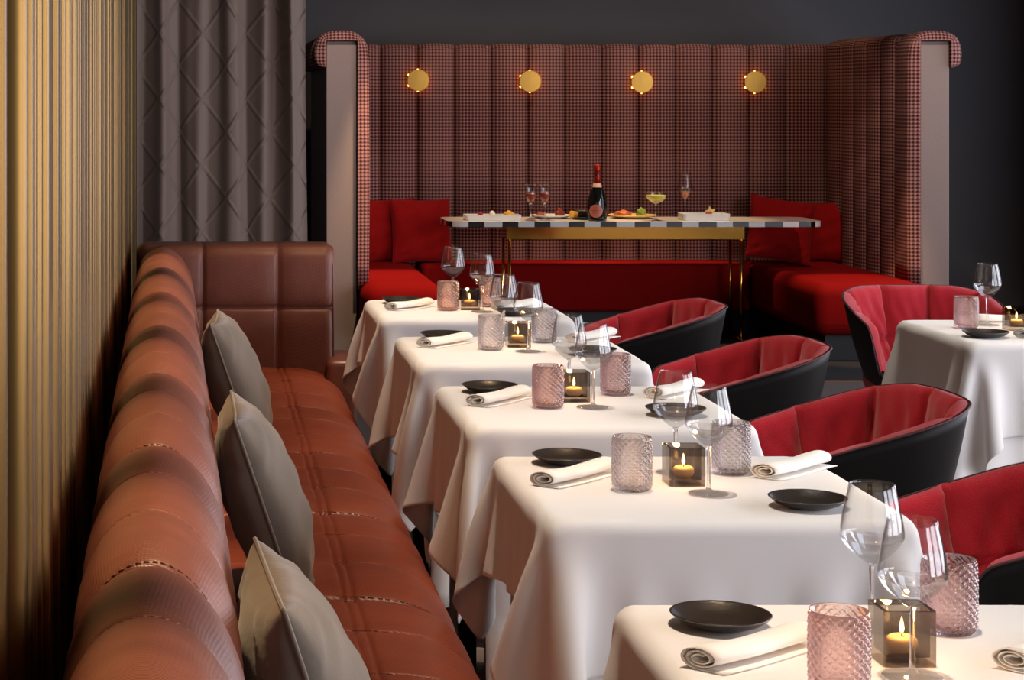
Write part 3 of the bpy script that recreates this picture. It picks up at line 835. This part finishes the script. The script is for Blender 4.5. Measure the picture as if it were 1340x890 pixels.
def make_napkin(length=.23, seed=0):
    rr = random.Random(seed); c = []
    turns = 2.6
    for k in range(64):
        a = -PI/2 - 2*PI*turns*(1-k/63)
        s = .30+.70*(k/63)
        c.append((.029*s*math.cos(a), .0165+.0152*s*math.sin(a)))
    end = c[-1]
    c += [(.012, .0012), (.026, .0012), (.036, .0014)]
    c = [np.array(q) for q in c]; th = .0017
    P = np.array(c); tg = np.gradient(P, axis=0); tg /= np.linalg.norm(tg, axis=1)[:, None]; nr = np.stack([-tg[:, 1], tg[:, 0]], 1)
    ringp = np.concatenate([P+nr*th/2, (P-nr*th/2)[::-1]])
    ringp[:, 1] = np.maximum(ringp[:, 1], .0003)
    sec = []
    for i in range(15):
        t_ = i/14; y = -length/2+length*t_
        sq = 1+.05*math.sin(5*t_+rr.uniform(0, .3)) ; hh = 1 - .10*math.sin(PI*t_)+.03*math.sin(9*t_)
        sec.append([(q[0]*sq+.003*math.sin(4*t_+seed), y+.006*q[0]/.03, q[1]*hh) for q in ringp])
    v, f = loft(sec, closed=True, caps=False)
    n = len(ringp); h_ = n//2
    for b_ in (0, 14*n):
        for k in range(h_-1): f.append((b_+k, b_+k+1, b_+n-2-k, b_+n-1-k))
    return obj('rolled_napkin', v, f, 'napkin')

PROTO = {'wine': make_wine_glass(), 'pink': make_tumbler('tumbler_pink'), 'clear': make_tumbler('tumbler_clear'), 'peach': make_tumbler('tumbler_peach'),
         'holder': make_holder(), 'candle': make_candle(), 'plate': make_plate(), 'napkin': make_napkin(seed=1)}
USED = set()
def put(kind, loc, rotz, label, cat=None, group=None):
    p = PROTO[kind]
    if kind not in USED:
        USED.add(kind); p.location = loc; p.rotation_euler = (0, 0, rotz); p['label'] = label; o = p
    else: o = dup(p, loc, rotz, label)
    if cat: o['category'] = cat
    if group: o['group'] = group
    return o
CZ = TH + .0018
def setting(key, d):
    nm = TNAME[key]
    for which, pos in (('front', d.get('wf')), ('back', d.get('wb'))):
        if pos:
            c = on_table(*pos, CZ)
            put('wine', c, R.uniform(0, 6), ('empty wine glass in front of the candle cube on ' if which == 'front' else 'empty wine glass standing behind the candle cube on ') + nm if key != 'side' else 'empty wine glass behind the black plate on ' + nm)
    for which in ('tl', 'tr'):
        if which in d:
            kind, px, py = d[which]; c = on_table(px, py, CZ)
            cn = {'pink': 'rose-tinted', 'clear': 'nearly clear', 'peach': 'peach-tinted'}[kind]
            put(kind, c, R.uniform(0, 6), cn + ' diamond-cut tumbler ' + ('on sofa side of the candle cube, ' if which == 'tl' else 'on chair side of the candle cube, ') + nm)
    if 'ca' in d:
        px, py = d['ca']; Y = (EYE-CZ)*F/(py-VY); c = Vector(((px-VX)*Y/F, Y+.036, CZ))
        put('holder', c, 0, 'smoked glass candle cube on the ' + nm)
        cc = (c.x, c.y, CZ+.0125)
        put('candle', cc, 0, 'small cream candle burning in glass cube on ' + nm)
        l = bpy.data.lights.new('candle_light', 'POINT'); l.energy = .7; l.color = (1, .55, .2); l.shadow_soft_size = .006
        lo = bpy.data.objects.new('candle_light', l); lo.location = (c.x, c.y, CZ+.0125+.056); COL.objects.link(lo)
    for which in ('pl', 'pr'):
        if which in d:
            c = on_table(*d[which], CZ)
            put('plate', c, R.uniform(0, 6), 'small black stoneware plate ' + ('on sofa side of the ' if which == 'pl' else 'on chair side of the ') + nm, 'plate', 'black side plates')
    for which in ('nl', 'nr'):
        if which in d:
            (x0, y0), (x1, y1) = d[which]; a = on_table(x0, y0, CZ+.008); b_ = on_table(x1, y1, CZ+.008)
            c = (a+b_)/2; c.z = CZ; ang = math.atan2(b_.y-a.y, b_.x-a.x) - PI/2
            put('napkin', c, ang, 'rolled white linen napkin ' + ('on sofa side of the ' if which == 'nl' else 'on chair side of the ') + nm, 'napkin', 'rolled white napkins')
setting('near', dict(wf=(1194, 886), wb=(1141, 822), tl=('pink', 1098, 904), tr=('pink', 1242, 826), ca=(1192, 874), pl=(943, 819), nl=((918, 868), (1050, 836)), nr=((1318, 872), (1450, 835))))
setting('second', dict(wf=(927.5, 646), wb=(884, 619), tl=('clear', 827, 641), tr=('clear', 957, 619), ca=(900, 637), pl=(742, 606), pr=(1057, 663), nl=((704, 633), (800, 612)), nr=((996, 622), (1078, 603))))
setting('third', dict(wf=(776, 533), wb=(744.5, 517), tl=('pink', 717, 533), tr=('pink', 805.5, 516), ca=(754.5, 527), pl=(641, 512.5), pr=(884, 543), nl=((617, 529), (690, 514)), nr=((852, 518), (914, 505))))
setting('fourth', dict(wf=(691, 460), wb=(659.5, 444.6), tl=('clear', 642, 457.5), tr=('clear', 712, 447.6), ca=(680, 455), pl=(580, 443), pr=(775, 464), nl=((547, 453), (618, 442.5)), nr=((750, 445), (800, 437))))
setting('fifth', dict(wf=(631, 408), wb=(593, 395.5), tl=('peach', 586.5, 406), tr=('peach', 641, 401), ca=(616, 406), pl=(525, 396.5), pr=(676, 412), nl=((506, 404), (566, 397)), nr=((650, 404), (700, 398))))
setting('side', dict(wf=(1292, 425.5), tl=('pink', 1264.5, 429), ca=(1336, 433), pl=(1290, 441), nl=((1294, 419.3), (1342, 419.3)), nr=((1332, 440), (1400, 434))))

# ------------------------------------------------------------------ tub chairs
def make_chair():
    t = thing('tub_chair', '', 'chair', (0, 0, 0), 0, 'red and black tub chairs')
    A_, B_, mexp = .235, .305, 2.35
    half = []
    for k in range(0, 25):
        ph = PI/2*k/24
        half.append((-A_*abs(math.cos(ph))**(2/mexp), B_*abs(math.sin(ph))**(2/mexp)))
    for k in range(1, 9): half.append((.20*k/8, B_-.012*(k/8)**2))
    def zr(x): 
        s = min(1, max(0, (x+.20)/.40)); return .772-.112*s**1.08
    rim = [(x, y, zr(x)) for x, y in half]
    rim += [(.222, .290, .648), (.238, .286, .622), (.247, .280, .585), (.250, .270, .53), (.245, .255, .47)]
    full = [(x, -y, z) for x, y, z in reversed(rim[1:])] + rim
    P = [np.array(p) for p in smooth_poly(full, 2)]
    m_ = len(P); arc = np.cumsum([0]+[float(np.linalg.norm(P[i+1]-P[i])) for i in range(m_-1)]); arc = arc/arc[-1]*2-1
    def bottom(p): return np.array((p[0]*.60+.01, p[1]*.63, .33))
    # outer shell
    sec = []
    for p_ in P:
        b_ = bottom(p_); s = []
        for j in range(13):
            w = j/12; q = p_*(1-w)+b_*w; c = np.array((q[0], q[1], 0)); ln = np.linalg.norm(c)
            bul = .010*math.sin(PI*min(1, w*1.05))*(1 if p_[2] > .6 else .3); q = q + (c/ln)*bul if ln > 1e-6 else q
            s.append(tuple(q))
        sec.append(s)
    v, f = loft(sec, closed=False, caps=False)
    bc = len(v); v.append((0, 0, .325))
    for i in range(m_-1): f.append((i*13+12, (i+1)*13+12, bc))
    f.append(((m_-1)*13+12, 12, bc))
    o = obj('outer_shell', v, f, 'black_leather', t); md = o.modifiers.new('s', 'SOLIDIFY'); md.thickness = .004; md.offset = -1
    # padded lining
    SE = [-.62, -.36, -.12, .12, .36, .62]
    sec = []
    for i, p_ in enumerate(P):
        s = []; inn = np.array((p_[0]*.60+.012, p_[1]*.66, .43))
        cr = sum(math.exp(-((arc[i]-e)/.012)**2)+.5*math.exp(-((arc[i]-e)/.045)**2) for e in SE)
        for j in range(21):
            w = j/20
            a = min(1, w/.14)
            top = p_ + np.array((0, 0, .021*math.sin(PI*a)**.7))
            q = top*(1-w)+inn*w
            c = np.array((q[0], q[1], 0)); ln = max(1e-6, np.linalg.norm(c)); cn = c/ln
            pad = .045*(math.sin(PI/2*min(1, w/.12)))*(1-.5*w) - .030*cr*min(1, w/.08)*(1 if w < .95 else .3)
            pad -= .013*math.exp(-((w-.62)/.03)**2)
            pad += (.004*math.sin(arc[i]*46+w*9)+.003*math.sin(arc[i]*83-w*14+1))*math.sin(PI*w)
            if p_[2] < .62: pad *= .6
            s.append(tuple(q - cn*pad))
        sec.append(s)
    v, f = loft(sec, closed=False, caps=False)
    obj('lining', v, f, 'red_fabric', t)
    obj('piping', *tube([p_*np.array((1.008, 1.008, 1))+np.array((0, 0, -.001)) for p_ in P], .003, 7), 'piping', t)
    # seat cushion
    n = 56; v, f = [], []; rings = [(.0, .482), (.4, .482), (.75, .478), (.93, .466), (1.0, .445), (.99, .40), (.9, .345)]
    for k, (r, z) in enumerate(rings):
        if k == 0: v.append((0, 0, z)); continue
        for i in range(n):
            a = 2*PI*i/n; cx, sy = math.cos(a), math.sin(a)
            v.append((.02+r*.215*math.copysign(abs(cx)**.72, cx), r*.225*math.copysign(abs(sy)**.72, sy), z))
    for i in range(n): f.append((0, 1+i, 1+(i+1) % n))
    for k in range(len(rings)-2):
        for i in range(n): j = (i+1) % n; f.append((1+k*n+i, 1+(k+1)*n+i, 1+(k+1)*n+j, 1+k*n+j))
    obj('seat', v, f, 'red_fabric', t)
    for sx in (-1, 1):
        for sy in (-1, 1): obj('leg', *tube([(sx*.13, sy*.16, .345), (sx*.21, sy*.235, 0)], [.016, .010], 12), 'black_metal', t)
    return t
ch0 = make_chair()
CH = [(1.70, 7.49, PI, 'red and black tub chair at the last of five sofa tables'), (1.70, 6.276, PI, 'red and black tub chair at the fourth table from camera'),
      (1.70, 5.17, PI, 'red and black tub chair at the third table from camera'), (1.69, 4.06, PI, 'red and black tub chair cut off at right, second table from camera'),
      (2.86, 7.98, -PI/2, 'red tub chair facing the camera behind the right-edge table')]
for k, (x, y, rz, lb) in enumerate(CH):
    if k == 0: ch0.location = (x, y, 0); ch0.rotation_euler = (0, 0, rz); ch0['label'] = lb
    else: dup(ch0, (x, y, 0), rz, lb)

# ------------------------------------------------------------------ things on the checked table
def mt_at(px, Y=12.74): return Vector(((px-VX)*Y/F, Y, MTZ+.0005))
U = 12.74/F
# bottle
bt = thing('champagne_bottle', 'dark champagne bottle with red foil neck and salmon oval label', 'bottle', mt_at(781.5, 12.69))
pr = [(0, .006), (.03, .004), (.052, 0), (.058, .006), (.0585, .03), (.060, .09), (.0585, .125), (.052, .158), (.040, .19), (.028, .215), (.022, .235), (.0195, .26), (.0185, .30), (0, .30)]
obj('glass_body', *lathe([tuple(map(float, q)) for q in smooth_poly(pr, 3)], 40), 'bottle_glass', bt)
obj('foil', *lathe([(0.0195, .238), (.0215, .24), (.0205, .27), (.0195, .305), (.0225, .313), (.0235, .322), (.0225, .332), (.021, .346), (.0185, .353), (.012, .356), (0, .357)], 32), 'foil', bt)
obj('neck_band', *lathe([(.0295, .212), (.0275, .220), (.0235, .236), (.0232, .237)], 32), 'pale_band', bt)
v, f = [], []
def on_body(a, z):
    rr_ = float(np.interp(z, [0, .03, .09, .125, .158], [.058, .0585, .060, .0585, .052]))+.0008
    return (rr_*math.cos(a), rr_*math.sin(a), z)
a0 = -PI/2 - .33; zc = .064
v.append(on_body(a0, zc))
for k in range(1, 5):
    for i in range(32):
        th = 2*PI*i/32; v.append(on_body(a0+.74*k/4*math.cos(th), zc+.041*k/4*math.sin(th)))
for i in range(32): f.append((0, 1+i, 1+(i+1) % 32))
for k in range(3):
    for i in range(32): j = (i+1) % 32; f.append((1+k*32+i, 1+(k+1)*32+i, 1+(k+1)*32+j, 1+k*32+j))
lab = obj('label', v, f, 'label_pink', bt)
mk = Mesh()
for dz, hw in ((.004, .45), (-.004, .38), (-.012, .3)):
    seg = [on_body(a0+hw*(k/10-1), zc+dz+.001*(k % 2)) for k in range(0, 21)]
    mk.add(tube([(x*1.015, y*1.015, z) for x, y, z in seg], .0011, 5))
ring = [on_body(a0+.13*math.cos(2*PI*k/16), zc+.021+.009*math.sin(2*PI*k/16)) for k in range(16)]
mk.add(tube([(x*1.015, y*1.015, z) for x, y, z in ring], .0011, 5, closed=True))
mk.obj('label_print', 'label_ink', lab)
# goblets
def make_goblet():
    t = thing('rose_goblet', '', 'goblet', (0, 0, 0), 0, 'goblets of rose wine on the checked table')
    out_ = smooth_poly([(.006, .112), (.016, .118), (.028, .136), (.034, .158), (.034, .185), (.036, .212), (.046, .228), (.050, .232)], 4)
    pr = [(0, .110)] + [tuple(map(float, q)) for q in out_] + [(.0495, .2335)] + [(float(r)-.0016, float(z)+.0008) for r, z in reversed(out_[3:])] + [(0, .119)]
    obj('bowl', *lathe(pr, 40), 'bowl_glass', t)
    d = [(0, .1205)] + [(float(r)-.0024, float(z)+.001) for r, z in out_[4:15]] ; d += [(0, d[-1][1])]
    obj('drink', *lathe(d, 32), 'rose_drink', t)
    st = [(0, .112), (.008, .110), (.013, .102), (.008, .094), (.012, .086), (.010, .078), (.006, .07), (.0065, .045), (.008, .022), (.018, .016), (.034, .004), (.036, .001), (.034, 0), (0, 0)]
    obj('stem', *lathe(st, 28), 'stem_glass', t); return t
g0 = make_goblet(); g0.location = mt_at(694.5, 12.70); g0['label'] = 'goblet of rose wine farther from the bottle on checked table'
dup(g0, mt_at(713, 12.74), .4, 'goblet of rose wine nearer the bottle on checked table')
# coupe
cp = thing('cocktail_coupe', 'coupe glass of bright yellow cocktail on the checked table', 'cocktail glass', mt_at(858.3, 12.72))
out_ = smooth_poly([(.006, .104), (.018, .110), (.045, .124), (.062, .142), (.0665, .160), (.067, .182)], 4)
obj('bowl', *lathe([(0, .102)] + [tuple(map(float, q)) for q in out_] + [(.066, .183)] + [(float(r)-.0016, float(z)+.0008) for r, z in reversed(out_[3:])] + [(0, .112)], 44), 'bowl_glass', cp)
d = [(0, .1135)] + [(float(r)-.0026, float(z)+.0012) for r, z in out_[4:17]]; d += [(0, d[-1][1])]
obj('drink', *lathe(d, 36), 'yellow_drink', cp)
obj('stem', *lathe([(0, .104), (.008, .102), (.0045, .09), (.004, .04), (.0055, .014), (.02, .006), (.038, .002), (.038, 0), (0, 0)], 28), 'stem_glass', cp)
# tall angular glass
tg = thing('wine_glass', 'tall angular wine glass with low wine beside the starfruit dish', 'wine glass', mt_at(896.5, 12.95))
out_ = [(.005, .12), (.012, .126), (.030, .158), (.047, .186), (.0485, .192), (.044, .22), (.036, .275), (.033, .296)]
obj('bowl', *lathe([(0, .118)] + out_ + [(.032, .2965)] + [(r-.0014, z+.0006) for r, z in reversed(out_[1:])] + [(0, .128)], 44), 'bowl_glass', tg)
obj('drink', *lathe([(0, .13), (.009, .13), (.027, .159), (.036, .172), (0, .172)], 32), 'rose_drink', tg)
obj('stem', *lathe([(0, .12), (.006, .119), (.0038, .10), (.0036, .03), (.006, .010), (.025, .004), (.038, .001), (.038, 0), (0, 0)], 28), 'stem_glass', tg)
# trays and plates
def tray(px0, px1, h_, lb, cat='serving dish'):
    x0, x1 = (px0-VX)*U, (px1-VX)*U; hx = (x1-x0)/2; t = Vector(((x0+x1)/2, 12.80, MTZ+.0005))
    o1 = rr_outline(hx, .085, .02, 6); i1 = rr_outline(hx-.006, .079, .016, 6); n = len(o1)
    v = [(x*.985, y*.97, 0) for x, y in o1] + [(x, y, h_) for x, y in o1] + [(x, y, h_) for x, y in i1] + [(x, y, h_*.55) for x, y in i1]; f = []
    for a, c_ in ((0, 1), (1, 2), (2, 3)):
        for i in range(n): j = (i+1) % n; f.append((a*n+i, a*n+j, c_*n+j, c_*n+i))
    f += [tuple(range(n)), tuple(range(3*n, 4*n))]
    o = obj('serving_tray', v, f, 'porcelain', smooth=False); o.location = t; tag(o, lb, cat, 'serving dishes on the checked table'); return t, h_
def blob(name, lb, cat, loc, sx, sy, sz, m, seed, rough=.15, group=None):
    rr = random.Random(seed); bm = bmesh.new(); bmesh.ops.create_icosphere(bm, subdivisions=3, radius=1)
    ph = [rr.uniform(0, 6) for _ in range(6)]
    for vv in bm.verts:
        c = vv.co; k = 1+rough*(math.sin(3*c.x+ph[0])*math.sin(3.7*c.y+ph[1])+.6*math.sin(7*c.z+5*c.x+ph[2]))
        z = c.z*k; vv.co = Vector((c.x*k*sx, c.y*k*sy, max(-.5, z)*sz+.5*sz))
    bm.verts.index_update()
    o = obj(name, [tuple(vv.co) for vv in bm.verts], [tuple(q.index for q in fc.verts) for fc in bm.faces], m); bm.free()
    o.location = loc; tag(o, lb, cat, group); return o
t, h_ = tray(609, 682, .034, 'white rectangular tray with three small bites, left end of checked table')
blob('berry_bite', 'small red berry bite on the white tray at left', 'food', (at(628, 281, 12.8).x, 12.77, t.z+h_*.56), .016, .016, .022, 'berry', 1)
blob('cream_dollop', 'pale cream dollop in the middle of the white tray', 'food', (at(643, 281, 12.8).x, 12.77, t.z+h_*.56), .020, .018, .026, 'cream', 2)
blob('fruit_bite', 'golden fruit bite at the right end of white tray', 'food', (at(665, 281, 12.8).x, 12.77, t.z+h_*.56), .032, .022, .027, 'mango', 3)
t, h_ = tray(893, 955, .042, 'thick white rectangular dish holding a starfruit slice', 'serving dish')
sf = []
for k in range(10):
    a = PI/2+PI*k/5+.15; r = .036 if k % 2 == 0 else .017; sf.append((r*math.cos(a), r*math.sin(a)))
v = [(x, -.006, z+.030) for x, z in sf] + [(x, .006, z+.030) for x, z in sf]; f = [tuple(range(10)), tuple(range(10, 20))] + [(i, (i+1) % 10, 10+(i+1) % 10, 10+i) for i in range(10)]
o = obj('starfruit_slice', v, f, 'starfruit', smooth=False); o.location = (at(928, 280, 12.8).x, 12.77, t.z+h_*.56); tag(o, 'yellow starfruit slice standing up in the white dish', 'food')
blob('berry_garnish', 'red berry garnish under the starfruit slice', 'food', (at(924, 281, 12.8).x, 12.74, t.z+h_*.56), .028, .012, .020, 'berry', 5)
def round_plate(px0, px1, m, lb, Y=12.88, h_=.022):
    r = (px1-px0)/2*Y/F; c = Vector((((px0+px1)/2-VX)*Y/F, Y, MTZ+.0005)); r = min(r, .15)
    o = obj('serving_plate', *lathe([(0, 0), (r*.6, 0), (r*.9, h_*.6), (r, h_*.9), (r*.985, h_), (r*.88, h_*.75), (r*.6, h_*.35), (0, h_*.3)], 48), m)
    o.location = c; tag(o, lb, 'plate', 'serving dishes on the checked table'); return c
round_plate(696, 748, 'porcelain', 'white round plate of red meat behind the goblets', 12.99)
blob('meat_piece', 'large red meat piece at the right side of white plate', 'food', (at(732, 280, 13.0).x, 12.98, MTZ+.010), .034, .03, .034, 'meat', 6, .25)
blob('meat_piece', 'flat red meat piece between the two goblets', 'food', (at(706, 283, 13.0).x, 12.95, MTZ+.010), .030, .026, .022, 'meat', 7, .25)
round_plate(745, 786, 'black_plate', 'black round plate under the dark cake behind the bottle', 12.87, .016)
o = obj('chocolate_cake', *box(-.037, .037, -.035, .035, 0, .052, .008, 2), 'cake'); o.location = (at(761, 280, 12.87).x, 12.87, MTZ+.007); tag(o, 'dark square chocolate cake beside the champagne bottle', 'food')
bw = Mesh().add(box(-.022, .022, -.02, .02, 0, .04, .006, 2)); o = bw.obj('fruit_cube', 'mango'); o.rotation_euler = (0, .2, .5); o.location = (at(749.5, 280, 12.85).x, 12.835, MTZ+.013); tag(o, 'orange and yellow fruit cube left of dark cake', 'food')
round_plate(794, 860, 'cream_plate', 'cream yellow plate of roast meat right of the bottle', 12.98, .024)
blob('roast_piece', 'browned roast meat piece on cream yellow plate', 'food', (at(813, 280, 12.98).x, 12.93, MTZ+.015), .050, .03, .026, 'roast', 8, .2)
blob('green_garnish', 'yellow-green salad garnish on cream yellow plate', 'food', (at(837, 280, 12.98).x, 12.93, MTZ+.012), .032, .026, .034, 'herb', 9, .35)

# ------------------------------------------------------------------ lights
def area(name, loc, rot, sx, sy, W, col):
    l = bpy.data.lights.new(name, 'AREA'); l.shape = 'RECTANGLE'; l.size = sx; l.size_y = sy; l.energy = W; l.color = col
    o = bpy.data.objects.new(name, l); o.location = loc; o.rotation_euler = rot; COL.objects.link(o); return o
def spot(name, loc, tgt, W, deg, blend=.5, col=(1, .70, .42), r=.03):
    l = bpy.data.lights.new(name, 'SPOT'); l.energy = W; l.spot_size = math.radians(deg); l.spot_blend = blend; l.color = col; l.shadow_soft_size = r
    o = bpy.data.objects.new(name, l); o.location = loc
    o.rotation_euler = (Vector(tgt)-Vector(loc)).to_track_quat('-Z', 'Y').to_euler(); COL.objects.link(o); return o
COOL = (.90, .90, 1.0)
for k, (a, b_) in enumerate(wins):
    area('daylight', (5.80, (a+b_)/2, 1.7), (0, PI/2, 0), 2.4, 2.3, (190, 160, 140, 120, 45)[k], COOL if k < 4 else (.68, .80, 1.0))  # the last, bluer one belongs to the added window, brightening the back wall
area('daylight_rear', (2.6, -3.1, 1.8), (PI/2, 0, 0), 5.0, 2.6, 18, COOL)
for Y in (1.9, 2.75, 3.6, 4.5, 5.4, 6.3, 7.2):
    spot('sofa_spot', (-.02, Y, 3.25), (-.10-.0159*Y, Y+.05, .9), 300, 21, 1.0, (1, .68, .38))
for key, (x, y) in TABLES.items():
    spot('table_spot', (x-.1, y-.1, 3.25), (x, y, .75), 170, 34, .7, (1, .91, .80))
for Y in (3.0, 4.5, 6.0, 7.5):
    spot('seat_spot', (.9, Y, 3.25), (.35, Y, .45), 60 + 12*Y, 40, .8, (1, .62, .34))
spot('booth_spot', (2.0, 12.72, 3.25), (2.2, 12.85, .76), 230, 34, .6)
spot('booth_spot', (3.1, 12.72, 3.25), (3.0, 12.85, .76), 230, 34, .6)
for x in (1.6, 2.7, 3.8):
    spot('booth_fill', (x, 12.5, 3.27), (x, 13.6, 1.2), 30, 75, .8, (1, .74, .5))  # added fill, lifts the brightness of the booth back
spot('wing_fill', (1.25, 10.3, 3.25), (.95, 12.0, 1.5), 150, 32, .8, (1, .86, .78))  # added fill pair, stands in for daylight on the wing pads
spot('wing_fill', (3.7, 10.3, 3.25), (4.25, 12.0, 1.35), 150, 32, .8, (1, .84, .74))
spot('booth_spot', (1.4, 11.4, 3.25), (1.2, 12.1, .45), 520, 26, .6)
spot('booth_spot', (3.7, 11.2, 3.25), (3.9, 11.9, .45), 400, 22, .6)
for x, y in ((1.75, 4.06), (1.78, 5.17), (1.8, 6.276), (1.8, 7.49), (2.9, 8.0)):
    spot('chair_fill', (x-.5, y, 3.25), (x, y, .7), 150, 24, .7, (1, .76, .52))  # added fill over each chair to brighten its red lining
for Y in (3.0, 5.0, 7.0, 9.0):
    spot('brass_fill', (gold_x(Y)+.5, Y, 3.27), (gold_x(Y), Y+.2, 1.6), 6, 90, .8)  # added weak fill, gives the brass ribs warm highlights
w = bpy.data.worlds.new('room_air'); SC.world = w; w.use_nodes = True
w.node_tree.nodes['Background'].inputs[0].default_value = (.55, .62, .75, 1); w.node_tree.nodes['Background'].inputs[1].default_value = .12

# ------------------------------------------------------------------ camera, colour
cam = bpy.data.cameras.new('camera'); cam.sensor_width = 36; cam.lens = F/1340*36
cam.shift_x = (670-VX)/1340; cam.shift_y = -(445-VY)/1340; cam.clip_start = .05
co = bpy.data.objects.new('camera', cam); co.location = (0, 0, EYE); co.rotation_euler = (PI/2, 0, 0); COL.objects.link(co); SC.camera = co
SC.view_settings.view_transform = 'Standard'; SC.view_settings.look = 'None'; SC.view_settings.gamma = 1; SC.view_settings.exposure = 0
SC.view_settings.use_curve_mapping = False
SC.cycles.use_denoising = True
SC.cycles.transparent_max_bounces = 32; SC.cycles.max_bounces = 14; SC.cycles.transmission_bounces = 14
